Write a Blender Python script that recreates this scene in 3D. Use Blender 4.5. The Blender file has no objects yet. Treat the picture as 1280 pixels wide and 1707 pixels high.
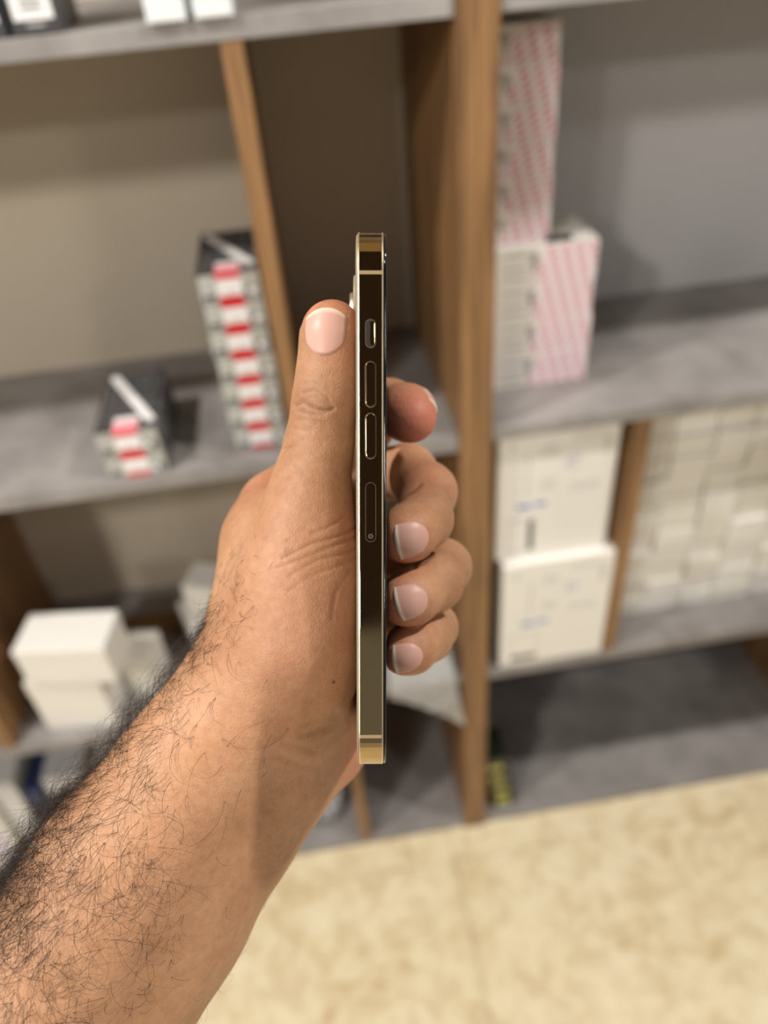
import bpy, bmesh, math, random
import numpy as np
from mathutils import Vector, Matrix, Quaternion
random.seed(7)
rng = np.random.default_rng(11)
sc = bpy.context.scene
COL = sc.collection

# ------------------------------------------------------------------ camera
F_PX, CX, CY = 1282.0, 640.0, 853.5
PITCH, YAW, ROLL = math.radians(38.90), math.radians(4.963), math.radians(-5.305)
CAM_LOC = Vector((0.0, -0.8014, 1.5))
fwd = Vector((math.sin(YAW)*math.cos(PITCH), math.cos(YAW)*math.cos(PITCH), -math.sin(PITCH)))
right0 = Vector((math.cos(YAW), -math.sin(YAW), 0)); up0 = right0.cross(fwd)
right = math.cos(ROLL)*right0 + math.sin(ROLL)*up0
up = -math.sin(ROLL)*right0 + math.cos(ROLL)*up0
CAM = Matrix(((right.x, up.x, -fwd.x, CAM_LOC.x), (right.y, up.y, -fwd.y, CAM_LOC.y),
              (right.z, up.z, -fwd.z, CAM_LOC.z), (0, 0, 0, 1)))
cd = bpy.data.cameras.new('camera'); cam = bpy.data.objects.new('camera', cd); COL.objects.link(cam)
cam.matrix_world = CAM
cd.sensor_fit = 'AUTO'; cd.sensor_width = 36.0; cd.lens = 36.0*F_PX/1707.0
cd.clip_start = 0.01
cd.dof.use_dof = True; cd.dof.focus_distance = 0.213; cd.dof.aperture_fstop = 6.2
sc.camera = cam

# ------------------------------------------------------------------ light
sc.view_settings.view_transform = 'Standard'; sc.view_settings.look = 'None'
sc.view_settings.exposure = 0.3; sc.view_settings.gamma = 1.0
sc.view_settings.use_curve_mapping = False
w = bpy.data.worlds.new('shop_ambient'); sc.world = w; w.use_nodes = True
w.node_tree.nodes['Background'].inputs[0].default_value = (0.95, 0.92, 0.88, 1)
w.node_tree.nodes['Background'].inputs[1].default_value = 0.17
LAMP_POWER = 46.0
CEIL = 2.62
LAMPS = [(-0.95, -0.54, 1.75), (1.05, -0.54, 1.45), (-1.45, -2.0, 2.4), (1.5, -2.0, 0.45), (-1.9, -3.3, 1.3), (2.2, -3.3, 0.9)]

# ------------------------------------------------------------------ helpers
def tag(o, label=None, cat=None, group=None, kind=None):
    if label: o['label'] = label
    if cat: o['category'] = cat
    if group: o['group'] = group
    if kind: o['kind'] = kind
    return o
def empty(name, loc=(0, 0, 0)):
    o = bpy.data.objects.new(name, None); COL.objects.link(o); o.location = loc
    o.empty_display_size = 0.02
    return o
def link(name, me, mat=None, parent=None):
    o = bpy.data.objects.new(name, me); COL.objects.link(o)
    if mat is not None and not me.materials: me.materials.append(mat)
    if parent is not None:
        o.parent = parent
        o.matrix_parent_inverse = parent_world(parent).inverted()
    return o
def parent_world(p):
    m = p.matrix_basis.copy()
    if p.parent: m = parent_world(p.parent) @ p.matrix_parent_inverse @ m
    return m
def bm_mesh(bm, name, smooth=False):
    me = bpy.data.meshes.new(name); bm.to_mesh(me); bm.free()
    if smooth:
        for p in me.polygons: p.use_smooth = True
    return me
def add_box(bm, x0, x1, y0, y1, z0, z1, bev=0.0, seg=1):
    r = bmesh.ops.create_cube(bm, size=1.0)
    vs = r['verts']
    for v in vs:
        v.co = Vector(((x0+x1)/2 + v.co.x*(x1-x0), (y0+y1)/2 + v.co.y*(y1-y0), (z0+z1)/2 + v.co.z*(z1-z0)))
    if bev > 0:
        es = list({e for v in vs for e in v.link_edges})
        bmesh.ops.bevel(bm, geom=es, offset=bev, segments=seg, affect='EDGES', profile=0.6)
    return vs
def box(name, x0, x1, y0, y1, z0, z1, mat, parent=None, bev=0.001, seg=2):
    bm = bmesh.new(); add_box(bm, x0, x1, y0, y1, z0, z1, bev, seg)
    return link(name, bm_mesh(bm, name), mat, parent)

# ------------------------------------------------------------------ materials
def mat_new(name):
    m = bpy.data.materials.new(name); m.use_nodes = True
    nt = m.node_tree; b = nt.nodes['Principled BSDF']
    return m, nt, b
def srgb(r, g, b):
    f = lambda c: (c/255)/12.92 if c/255 <= 0.04045 else ((c/255+0.055)/1.055)**2.4
    return (f(r), f(g), f(b), 1.0)
def plain(name, rgb, rough=0.5, metal=0.0, spec=0.5, **kw):
    m, nt, b = mat_new(name)
    b.inputs['Base Color'].default_value = srgb(*rgb); b.inputs['Roughness'].default_value = rough
    b.inputs['Metallic'].default_value = metal; b.inputs['Specular IOR Level'].default_value = spec
    for k, v in kw.items(): b.inputs[k].default_value = v
    return m
def coords(nt, scale=(1, 1, 1), rot=(0, 0, 0), kind='Object'):
    tc = nt.nodes.new('ShaderNodeTexCoord'); mp = nt.nodes.new('ShaderNodeMapping')
    mp.inputs['Scale'].default_value = scale; mp.inputs['Rotation'].default_value = rot
    nt.links.new(tc.outputs[kind], mp.inputs['Vector'])
    return mp.outputs['Vector']
def noise(nt, vec, scale, detail=4, rough=0.55, dist=0.0):
    n = nt.nodes.new('ShaderNodeTexNoise'); n.inputs['Scale'].default_value = scale
    n.inputs['Detail'].default_value = detail; n.inputs['Roughness'].default_value = rough
    n.inputs['Distortion'].default_value = dist
    nt.links.new(vec, n.inputs['Vector']); return n.outputs['Fac']
def ramp(nt, fac, stops):
    r = nt.nodes.new('ShaderNodeValToRGB'); e = r.color_ramp.elements
    e[0].position, e[0].color = stops[0]; e[1].position, e[1].color = stops[-1]
    for p, c in stops[1:-1]:
        k = e.new(p); k.color = c
    nt.links.new(fac, r.inputs['Fac']); return r.outputs['Color']
def bump(nt, b, h, strength, dist):
    n = nt.nodes.new('ShaderNodeBump'); n.inputs['Strength'].default_value = strength
    n.inputs['Distance'].default_value = dist
    nt.links.new(h, n.inputs['Height']); nt.links.new(n.outputs['Normal'], b.inputs['Normal'])
def mixc(nt, a, c, fac):
    m = nt.nodes.new('ShaderNodeMix'); m.data_type = 'RGBA'
    for s, v in ((0, fac), (6, a), (7, c)):
        if hasattr(v, 'links'): nt.links.new(v, m.inputs[s])
        else: m.inputs[s].default_value = v
    return m.outputs[2]
def math_n(nt, op, a, b=None, c=None):
    m = nt.nodes.new('ShaderNodeMath'); m.operation = op
    for i, v in enumerate((a, b, c)):
        if v is None: continue
        if hasattr(v, 'links'): nt.links.new(v, m.inputs[i])
        else: m.inputs[i].default_value = v
    return m.outputs[0]

def make_wood():
    m, nt, b = mat_new('oak_laminate')
    v = coords(nt, (38, 38, 2.2))
    f = noise(nt, v, 1.6, 6, 0.62, 0.8)
    c = ramp(nt, f, [(0.25, srgb(84, 60, 37)), (0.45, srgb(124, 91, 58)), (0.62, srgb(156, 117, 77)), (0.8, srgb(104, 75, 47))])
    nt.links.new(c, b.inputs['Base Color']); b.inputs['Roughness'].default_value = 0.5
    bump(nt, b, f, 0.15, 0.001)
    return m
def make_stone():
    m, nt, b = mat_new('grey_slate_laminate')
    v = coords(nt)
    f = noise(nt, v, 9, 8, 0.62, 0.3)
    c = ramp(nt, f, [(0.28, srgb(118, 113, 111)), (0.5, srgb(143, 138, 135)), (0.75, srgb(165, 160, 157))])
    nt.links.new(c, b.inputs['Base Color']); b.inputs['Roughness'].default_value = 0.55
    bump(nt, b, noise(nt, v, 140, 4), 0.1, 0.0006)
    return m
def make_marble():
    m, nt, b = mat_new('cream_marble')
    v = coords(nt)
    f1 = noise(nt, v, 7, 8, 0.66, 1.2); f2 = noise(nt, v, 22, 6, 0.62, 0.8)
    c1 = ramp(nt, f1, [(0.32, srgb(198, 168, 120)), (0.47, srgb(232, 215, 176)), (0.62, srgb(240, 227, 194)), (0.8, srgb(220, 198, 154))])
    c2 = ramp(nt, f2, [(0.36, srgb(186, 152, 108)), (0.55, srgb(238, 223, 188)), (0.8, srgb(247, 237, 210))])
    nt.links.new(mixc(nt, c1, c2, 0.4), b.inputs['Base Color'])
    b.inputs['Roughness'].default_value = 0.32
    return m
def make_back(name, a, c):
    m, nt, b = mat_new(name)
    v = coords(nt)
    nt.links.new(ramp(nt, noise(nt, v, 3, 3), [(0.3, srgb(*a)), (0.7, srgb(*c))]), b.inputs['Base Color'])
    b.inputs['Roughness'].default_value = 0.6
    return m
WOOD, STONE, MARBLE = make_wood(), make_stone(), make_marble()
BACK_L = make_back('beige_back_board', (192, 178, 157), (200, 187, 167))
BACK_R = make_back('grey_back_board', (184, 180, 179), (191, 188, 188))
WHITE = plain('white_card', (236, 232, 224), 0.45)
WHITE2 = plain('cream_card', (229, 224, 213), 0.45)
BLACK = plain('black_card', (26, 26, 28), 0.4)
LABEL = plain('white_label', (238, 236, 236), 0.35)
RED = plain('red_print', (205, 24, 38), 0.4)
PINK = plain('pink_print', (238, 150, 160), 0.4)
GREY = plain('silver_card', (176, 176, 170), 0.4)
DGREY = plain('dark_grey_card', (70, 70, 72), 0.4)
TEXT = plain('grey_print', (165, 163, 160), 0.5)
TEXT2 = plain('pale_grey_print', (206, 202, 196), 0.5)
DTEXT = plain('dark_print', (70, 72, 74), 0.5)
BLUE = plain('blue_print', (120, 140, 205), 0.5)
NAVY = plain('navy_card', (32, 42, 78), 0.5)
YELLOW = plain('yellow_green_print', (196, 190, 92), 0.45)
CARDB = plain('brown_card', (120, 86, 44), 0.6)

# ------------------------------------------------------------------ floor and ceiling
fl = box('floor', -2.2, 2.6, -4.2, 0.36, -0.05, -0.003, plain('grout', (188, 164, 122), 0.7), bev=0)
tag(fl, 'cream marble tiled shop floor in front of the shelving', 'floor', kind='structure')
T = 0.6
for i in range(-3, 4):
    for j in range(-7, 1):
        x0, y0 = 0.141 + i*T, -0.065 + j*T
        x1, y1 = x0 + T, min(y0 + T, 0.355)
        box('tile', x0+0.0008, x1-0.0008, y0+0.0008, y1-0.0008, -0.003, -0.0002, MARBLE, fl, bev=0.0005, seg=1)
ce = box('ceiling', -2.2, 2.6, -4.2, 0.36, CEIL, CEIL+0.05, plain('ceiling_paint', (62, 50, 40), 0.8), bev=0)
tag(ce, 'dark brown shop ceiling with recessed downlights', 'ceiling', kind='structure')
wl = box('wall_back', -2.2, 2.6, 0.36, 0.42, -0.05, CEIL, plain('wall_paint', (190, 180, 165), 0.7), bev=0)
tag(wl, 'pale shop wall behind the shelving units', 'wall', kind='structure')

tr = box('reflector_panel', -2.2, 2.6, -0.42, 0.36, 2.5, CEIL, plain('reflector_paint', (214, 200, 172), 0.7), bev=0)  # unseen panel added above the shelves to brighten the phone's top corner reflection
tag(tr, 'unseen beige panel added above the shelving units to brighten the phone reflection', 'reflector panel', kind='structure')

RINGM = plain('lamp_ring', (220, 220, 218), 0.3)
em, nt_, b_ = mat_new('lamp_glow'); b_.inputs['Emission Color'].default_value = (1, 0.9, 0.78, 1); b_.inputs['Emission Strength'].default_value = 12
for k, (lx, ly, pw) in enumerate(LAMPS):
    root = empty('ceiling_light', (lx, ly, CEIL))
    tag(root, 'round recessed ceiling downlight with white ring', 'ceiling light', 'downlights in the ceiling')
    bm = bmesh.new()
    segs = 24; prof = [(0.062, 0), (0.062, -0.006), (0.045, -0.008), (0.042, -0.001)]
    rings = [[bm.verts.new((lx+r*math.cos(2*math.pi*s/segs), ly+r*math.sin(2*math.pi*s/segs), CEIL+z)) for s in range(segs)] for r, z in prof]
    for a, c in zip(rings, rings[1:]):
        for s in range(segs): bm.faces.new((a[s], a[(s+1) % segs], c[(s+1) % segs], c[s]))
    link('trim_ring', bm_mesh(bm, 'trim_ring', True), RINGM, root)
    bm = bmesh.new()
    bmesh.ops.create_circle(bm, cap_ends=True, segments=24, radius=0.043, matrix=Matrix.Translation((lx, ly, CEIL-0.0015)))
    link('diffuser', bm_mesh(bm, 'diffuser'), em, root)
    ld = bpy.data.lights.new('downlight_bulb', 'SPOT'); ld.energy = LAMP_POWER*pw; ld.color = (1.0, 0.962, 0.905)
    ld.shadow_soft_size = 0.05 if ly > -1 else 0.12; ld.spot_size = math.radians(172); ld.spot_blend = 0.25
    lo = bpy.data.objects.new('downlight_bulb', ld); COL.objects.link(lo)
    lo.parent = root; lo.location = (0, 0, -0.06)

# ------------------------------------------------------------------ shelving units
D = 0.33
lu = empty('shelving_unit', (-0.5, 0, 0)); tag(lu, 'shelving unit with slate grey shelves, oak uprights and beige back boards', 'shelf')
ru = empty('shelving_unit', (0.9, 0, 0)); tag(ru, 'shelving unit with slate grey shelves, oak uprights and pale grey back board', 'shelf')
LEV = [(0.0, 0.018), (0.462, 0.484), (0.940, 0.960), (1.406, 1.424), (1.87, 1.89)]
SX = -1.5; EX = 1.9
for z0, z1 in LEV:
    if z0 == 0.94:
        box('shelf', SX, -0.028, 0, D, z0, z1, STONE, lu)
        box('shelf', -0.0265, 0.174, 0, D, 0.932, 0.954, STONE, lu)
    else:
        box('shelf', SX, 0.174, 0, D, z0, z1, STONE, lu)
    box('shelf', 0.2165, EX, 0, D, z0, z1, STONE, ru)
box('upright', 0.1745, 0.1952, -0.004, D, 0, 1.95, WOOD, lu)
box('upright', 0.1958, 0.2163, -0.004, D, 0, 1.95, WOOD, ru)
def upright(x0, x1, lo, hi, par): box('upright', x0, x1, 0.001, D, LEV[lo][1], LEV[hi][0], WOOD, par)
upright(-0.037, -0.017, 0, 1, lu); upright(-0.037, -0.017, 1, 2, lu); upright(-0.037, -0.017, 2, 3, lu)
upright(-0.572, -0.55, 1, 2, lu); upright(-0.95, -0.93, 2, 3, lu); upright(-0.95, -0.93, 0, 1, lu)
upright(0.412, 0.433, 1, 2, ru); upright(0.93, 0.95, 0, 1, ru); upright(1.05, 1.07, 1, 2, ru); upright(1.3, 1.32, 2, 3, ru)
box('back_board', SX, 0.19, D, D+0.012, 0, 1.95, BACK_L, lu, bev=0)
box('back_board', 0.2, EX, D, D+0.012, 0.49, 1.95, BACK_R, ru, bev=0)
box('shaded_back_board', 0.2, EX, D, D+0.012, 0.0, 0.489, plain('back_board_shade', (92, 88, 86), 0.6), ru, bev=0)  # lowest part of the back board, bay shade put into its colour

# ------------------------------------------------------------------ boxes on the shelves
ORD = ['topmost', 'second from top', 'third from top', 'fourth from top', 'fifth from top', 'sixth from top', 'seventh from top', 'eighth from top', 'ninth from top', 'tenth from top', 'lowest']
def make_hex():
    m, nt, b = mat_new('black_honeycomb_print')
    v = nt.nodes.new('ShaderNodeTexVoronoi'); v.feature = 'DISTANCE_TO_EDGE'; v.inputs['Scale'].default_value = 75
    v.inputs['Randomness'].default_value = 0.25
    nt.links.new(coords(nt), v.inputs['Vector'])
    nt.links.new(ramp(nt, v.outputs['Distance'], [(0.05, srgb(120, 118, 116)), (0.14, srgb(14, 14, 16))]), b.inputs['Base Color'])
    b.inputs['Roughness'].default_value = 0.5; b.inputs['Specular IOR Level'].default_value = 0.15
    return m
HEX = make_hex()
def slab_quad(name, pts, n, mat, parent, th=0.0003):
    """thin printed sticker: polygon pts lifted by th along n"""
    bm = bmesh.new(); n = Vector(n)
    a = [bm.verts.new(Vector(p)) for p in pts]; c = [bm.verts.new(Vector(p)+n*th) for p in pts]
    bm.faces.new(c)
    k = len(pts)
    for i in range(k): bm.faces.new((a[i], a[(i+1) % k], c[(i+1) % k], c[i]))
    bmesh.ops.recalc_face_normals(bm, faces=bm.faces)
    return link(name, bm_mesh(bm, name), mat, parent)
def rects(name, y, rs, mat, parent, n=-1):
    """flat print on a face at constant y: rs = list of (x0,x1,z0,z1)"""
    bm = bmesh.new()
    for x0, x1, z0, z1 in rs: add_box(bm, x0, x1, y-0.0002, y+0.0001, z0, z1)
    o = link(name, bm_mesh(bm, name), mat, parent)
    if len(rs) > 1: o['kind'] = 'stuff'
    return o
def charger_box(x0, y0, z0, w_, d_, h, label, group, top, dx=0.0):
    x0 += dx; x1 = x0+w_; y1 = y0+d_; z1 = z0+h
    r = empty('charger_box', ((x0+x1)/2, (y0+y1)/2, z0)); tag(r, label, 'box', group)
    box('carton', x0, x1, y0, y1, z0, z1-0.0004, HEX, r, bev=0.0008)
    box('front_panel', x0+0.001, x1-0.001, y0-0.0005, y0, z0+0.001, z1-0.0015, GREY, r, bev=0)
    rects('dark_print', y0-0.0006, [(x0+0.05, x1-0.004, z0+0.004, z0+0.014), (x0+0.004, x0+0.018, z0+0.004, z0+0.009)], DGREY, r)
    rects('light_print', y0-0.0008, [(x0+0.054, x0+0.063, z0+0.006, z0+0.013)], LABEL, r)
    lx0, lx1 = x0+w_*0.30, x0+w_*0.70
    box('label', lx0, lx1, y0-0.0009, y0-0.0005, z0+0.0065, z1-0.0075, LABEL, r, bev=0)
    box('red_band', lx0, lx1, y0-0.0009, y0-0.0005, z0+0.0004, z0+0.0065, RED, r, bev=0)
    box('red_band', lx0, lx1, y0-0.0009, y0-0.0005, z1-0.0075, z1-0.0005, RED, r, bev=0)
    rects('text_lines', y0-0.0009, [(lx0+0.005, lx1-0.005, z0+h*0.35, z0+h*0.41), (lx0+0.007, lx1-0.007, z0+h*0.22, z0+h*0.27)], TEXT2, r)
    if top:
        slab_quad('label_flap', [(lx0, y0-0.0005, z1-0.0004), (lx1, y0-0.0005, z1-0.0004), (lx1, y0+0.022, z1-0.0004), (lx0, y0+0.022, z1-0.0004)], (0, 0, 1), PINK, r)
        slab_quad('label_flap_edge', [(lx0, y0+0.022, z1-0.0004), (lx1, y0+0.022, z1-0.0004), (lx1, y0+0.032, z1-0.0004), (lx0, y0+0.032, z1-0.0004)], (0, 0, 1), LABEL, r)
        pts = []
        ax, ay, bx, by, hw = x0+0.010, y1-0.014, x1-0.009, y0+0.022, 0.0058
        ang = math.atan2(by-ay, bx-ax)
        for k in range(9):
            t = ang - math.pi/2 + math.pi*k/8; pts.append((bx+hw*math.cos(t), by+hw*math.sin(t), z1-0.0004))
        for k in range(9):
            t = ang + math.pi/2 + math.pi*k/8; pts.append((ax+hw*math.cos(t), ay+hw*math.sin(t), z1-0.0004))
        slab_quad('printed_cable', pts, (0, 0, 1), LABEL, r)
        slab_quad('printed_plug', [(x1-0.026, y1-0.045, z1-0.0004), (x1-0.008, y1-0.045, z1-0.0004), (x1-0.008, y1-0.012, z1-0.0004), (x1-0.022, y1-0.012, z1-0.0004)], (0, 0, 1), DGREY, r)
    return r
H7 = 0.0328
for k in range(7):
    charger_box(-0.1085, 0.030, 0.9604+k*H7, 0.068, 0.137, H7, 'black charger box with red label, %s in tall stack by upright' % (ORD[6-k] if k else 'lowest'),
                'tall stack of charger boxes', k == 6, dx=[0.001, -0.001, 0, 0.001, -0.0008, 0.0005, 0][k])
for k in range(2):
    charger_box(-0.264, 0.006, 0.9604+k*H7, 0.074, 0.15, H7, ['black charger box with red and white label, lower of the pair standing alone', 'black charger box with white cable print, upper of the pair standing alone'][k],
                'pair of charger boxes', k == 1, dx=[0.0, -0.001][k])

# pink patterned boxes
def make_pinkpat():
    m, nt, b = mat_new('pink_diagonal_word_print')
    tc = nt.nodes.new('ShaderNodeTexCoord'); sp = nt.nodes.new('ShaderNodeSeparateXYZ')
    nt.links.new(tc.outputs['Object'], sp.inputs[0])
    x, z = sp.outputs['X'], sp.outputs['Z']
    # bands run steeply down to the right; words inside a band are short dashes
    u = math_n(nt, 'ADD', math_n(nt, 'MULTIPLY', x, 58.0), math_n(nt, 'MULTIPLY', z, 17.0))
    fu = math_n(nt, 'FRACT', u)
    band = math_n(nt, 'COMPARE', fu, 0.5, 0.28)
    v = math_n(nt, 'FRACT', math_n(nt, 'ADD', math_n(nt, 'MULTIPLY', z, 112.0), math_n(nt, 'MULTIPLY', x, -70.0)))
    dash = math_n(nt, 'COMPARE', v, 0.5, 0.25)
    f = math_n(nt, 'MULTIPLY', band, dash)
    nt.links.new(mixc(nt, srgb(238, 228, 230), srgb(214, 108, 136), f), b.inputs['Base Color'])
    b.inputs['Roughness'].default_value = 0.4
    return m
PINKPAT = make_pinkpat()
def pink_box(x0, y0, z0, w_, d_, h, label, group, split=0.45):
    x1, y1, z1 = x0+w_, y0+d_, z0+h
    r = empty('cable_box', ((x0+x1)/2, (y0+y1)/2, z0)); tag(r, label, 'box', group)
    box('carton', x0, x1, y0, y1, z0, z1-0.0004, WHITE, r, bev=0.001)
    a = x0+w_*split
    slab_quad('patterned_panel', [(a-0.012, y0, z0+0.001), (x1-0.0015, y0, z0+0.001), (x1-0.0015, y0, z1-0.0015), (a+0.006, y0, z1-0.0015)], (0, -1, 0), PINKPAT, r)
    rects('printed_text', y0, [(x0+0.012, a-0.016, z0+h*q, z0+h*q+0.0022) for q in (0.2, 0.45, 0.78)], TEXT, r)
    rects('printed_plug', y0, [(a-0.014, a-0.004, z0+h*0.55, z0+h*0.82), (a-0.011, a-0.006, z0+h*0.3, z0+h*0.55)], TEXT, r)
    return r
HP, HQ = 0.0480, 0.0383
for k in range(4):
    pink_box(0.2395+[0, .001, -.001, .0005][k], 0.09, 0.9604+k*HP, 0.130, 0.105, HP, 'wide white box with pink word pattern, %s of the four wide ones' % ['lowest', 'second lowest', 'second highest', 'highest'][k], 'wide pink patterned boxes')
for k in range(6):
    pink_box(0.2195+0.0008*math.sin(k*2.3), 0.106, 0.9606+4*HP+k*HQ, 0.0922, 0.085, HQ, 'narrow white box with pink word pattern, %s, piled above the wide ones' % (ORD[5-k] if k else 'lowest'), 'narrow pink patterned boxes')
cl = box('black_clip', 0.307, 0.338, 0.094, 0.104, 0.9606+4*HP, 0.9606+4*HP+0.006, BLACK, None, bev=0.002)
tag(cl, 'small black clip lying on the wide pink patterned boxes', 'clip')

# tablet boxes
def tablet_box(x0, y0, z0, w_, d_, h, label, lower):
    x1, y1, z1 = x0+w_, y0+d_, z0+h
    r = empty('tablet_box', ((x0+x1)/2, (y0+y1)/2, z0)); tag(r, label, 'box', 'tablet boxes beside oak upright')
    box('carton', x0, x1, y0, y1, z0, z1, WHITE, r, bev=0.0025, seg=3)
    X = lambda f: x0+f*w_
    Z = lambda f: z1-f*h
    R = lambda l: [(X(a), X(b), Z(d), Z(c)) for a, b, c, d in l]
    g = [(.36, .5, .13+i*.022, .14+i*.022) for i in range(4)] + [(.36, .5, .38+i*.022, .39+i*.022) for i in range(4)]
    g += [(.25, .27, .18, .5), (.62, .86, .06, .068), (.62, .86, .085, .093), (.62, .86, .11, .118), (.88, .93, .1, .24)]
    g += [(.62, .88, .44+i*.022, .45+i*.022) for i in range(3)] + [(.1, .14, .08, .13)]
    rects('printed_text', y0, R(g), TEXT2, r)
    rects('blue_line', y0, R([(.18, .3, .555, .59), (.33, .43, .55, .58)]), BLUE, r)
    bm = bmesh.new()
    for k in range(14):
        a0, a1 = k*math.pi/8, (k+0.7)*math.pi/8
        q = [(X(.63)+rr*math.cos(t), y0-0.0003, Z(.27)+rr*math.sin(t)) for rr, t in ((.006, a0), (.010, a0), (.010, a1), (.006, a1))]
        bm.faces.new([bm.verts.new(p) for p in q])
    link('round_mark', bm_mesh(bm, 'round_mark'), plain('lilac_print', (176, 172, 206), .5), r)['kind'] = 'stuff'
    o = [(.1, .105, .68, .94), (.1, .35, .675, .682), (.1, .35, .935, .942), (.345, .35, .68, .94)]
    rects('device_outline', y0, R(o), TEXT, r)
    rects('device_bar', y0, R([(.1, .34, .90, .945)] if lower else [(.285, .33, .69, .94)]), DTEXT, r)
    return r
tablet_box(0.2385, 0.002, 0.4844, 0.1735-0.001, 0.09, 0.226, 'white tablet box with printed back label standing on the shelf, under its twin', True)
tablet_box(0.229, 0.018, 0.7112, 0.170, 0.08, 0.2255, 'white tablet box with printed back label, stacked on top of its twin', False)

# wall of small white boxes
bcol = [(0.4475, 0.062), (0.511, 0.064), (0.577, 0.056), (0.635, 0.066), (0.703, 0.062), (0.767, 0.06), (0.829, 0.062)]
for ci, (x0, w_) in enumerate(bcol):
    z = 0.4844; r_ = 0
    while True:
        h = [0.036, 0.036, 0.034, 0.036, 0.04][(r_+ci) % 5]
        if z+h > 0.934: break
        jy = 0.074+rng.uniform(-0.004, 0.005)
        r = empty('small_white_box', (x0+w_/2, jy+0.05, z))
        tag(r, 'small plain white box in the wall of stacked white boxes', 'box', 'wall of small white boxes')
        m = WHITE2 if rng.random() < 0.55 else WHITE
        box('carton', x0+0.0006, x0+w_-0.0006, jy, jy+0.11, z, z+h*0.30, m, r, bev=0.001, seg=1)
        box('lid', x0+0.0002, x0+w_-0.0002, jy-0.0006, jy+0.1106, z+h*0.32, z+h-0.0003, m, r, bev=0.0014, seg=2)
        z += h; r_ += 1

# boxes on the lower left shelf
def rot_box(name, c, dims, rz, mat, label, cat, group=None, rx=0.0, lid=0.72):
    r = empty(name, c); tag(r, label, cat, group)
    a, d, h = dims
    o1 = box('carton', -a/2+.0008, a/2-.0008, -d/2+.0008, d/2-.0008, 0, h*lid, mat, None, bev=0.002); o1.parent = r
    o2 = box('lid', -a/2, a/2, -d/2, d/2, h*lid+0.0006, h, mat, None, bev=0.0025, seg=3); o2.parent = r
    r.rotation_euler = (rx, 0, rz)
    return r
g_ = 'white boxes on the lower left shelf'
rot_box('white_box', (-0.440, 0.064, 0.4845), (0.115, 0.095, 0.117), math.radians(-7), WHITE, 'white box under a wider white box on the shelf by the dark oak side', 'box', g_)
rot_box('white_box', (-0.417, 0.046, 0.6022), (0.138, 0.078, 0.076), math.radians(-9), WHITE, 'wide white box lying on top of another white box', 'box', g_)
rot_box('cream_box', (-0.345, 0.098, 0.4845), (0.05, 0.07, 0.085), math.radians(-12), WHITE2, 'cream box half hidden behind the two stacked white boxes', 'box', g_)
rot_box('white_box', (-0.236, 0.165, 0.4845), (0.082, 0.07, 0.092), math.radians(25), WHITE, 'white box in the small pile behind the forearm, lower one', 'box', g_)
rot_box('white_box', (-0.222, 0.165, 0.5773), (0.064, 0.06, 0.062), math.radians(-20), WHITE, 'white box in the small pile behind the forearm, upper one', 'box', g_)
rot_box('brown_box', (-0.345, 0.215, 0.4845), (0.14, 0.036, 0.02), math.radians(-2), CARDB, 'long flat brown carton lying at the back of the lower shelf', 'box', g_)

# things on the bottom level left
for k, (x0, x1, y0, h, m, nm, lb) in enumerate([(-0.79, -0.725, 0.03, 0.34, WHITE, 'box_file', 'white upright box file, broadest of the row on the bottom shelf'),
        (-0.715, -0.665, 0.02, 0.36, WHITE, 'box_file', 'white upright box file with a lilac spine strip on the bottom shelf'),
        (-0.655, -0.615, 0.035, 0.33, plain('pale_grey_card', (200, 198, 196), .5), 'box_file', 'narrow pale grey upright box file next to the navy one'),
        (-0.605, -0.575, 0.03, 0.30, NAVY, 'box_file', 'navy blue upright box file between pale ones'),
        (-0.565, -0.50, 0.03, 0.33, plain('light_grey_card', (186, 184, 184), .5), 'box_file', 'wide light grey upright box file next to the navy one'),
        (-0.49, -0.43, 0.05, 0.30, WHITE2, 'box_file', 'cream upright box file at the end of the bottom row')]):
    r = empty(nm, ((x0+x1)/2, y0+0.1, 0.018)); tag(r, lb, 'box file', 'upright files on the bottom shelf')
    box('carton', x0, x1, y0, y0+0.2, 0.0184, 0.018+h, m, r, bev=0.002)
    box('spine_strip', x0+0.008, x1-0.008, y0-0.0006, y0, 0.018+h*0.15, 0.018+h*0.8, plain('spine%d' % k, [(232, 232, 236), (206, 200, 214), (214, 212, 212), (24, 34, 72), (204, 202, 204), (232, 226, 214)][k], .4), r, bev=0)

# crumpled bags
def crumple(name, fn, nu, nv, mat, label, cat, th=0.0006, group=None):
    me = bpy.data.meshes.new(name)
    vs = [fn(i/(nu-1), j/(nv-1)) for j in range(nv) for i in range(nu)]
    fs = [(j*nu+i, j*nu+i+1, (j+1)*nu+i+1, (j+1)*nu+i) for j in range(nv-1) for i in range(nu-1)]
    me.from_pydata(vs, [], fs); me.update()
    for p in me.polygons: p.use_smooth = True
    o = link(name, me, mat); md = o.modifiers.new('thickness', 'SOLIDIFY'); md.thickness = th
    return tag(o, label, cat, group)
from mathutils import noise as mn
plas, nt_, b_ = mat_new('clear_wrinkled_plastic')
b_.inputs['Base Color'].default_value = srgb(200, 198, 194); b_.inputs['Roughness'].default_value = 0.25
b_.inputs['Alpha'].default_value = 0.55
bump(nt_, b_, noise(nt_, coords(nt_), 60, 5, 0.7, 1.0), 0.6, 0.004)
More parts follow.
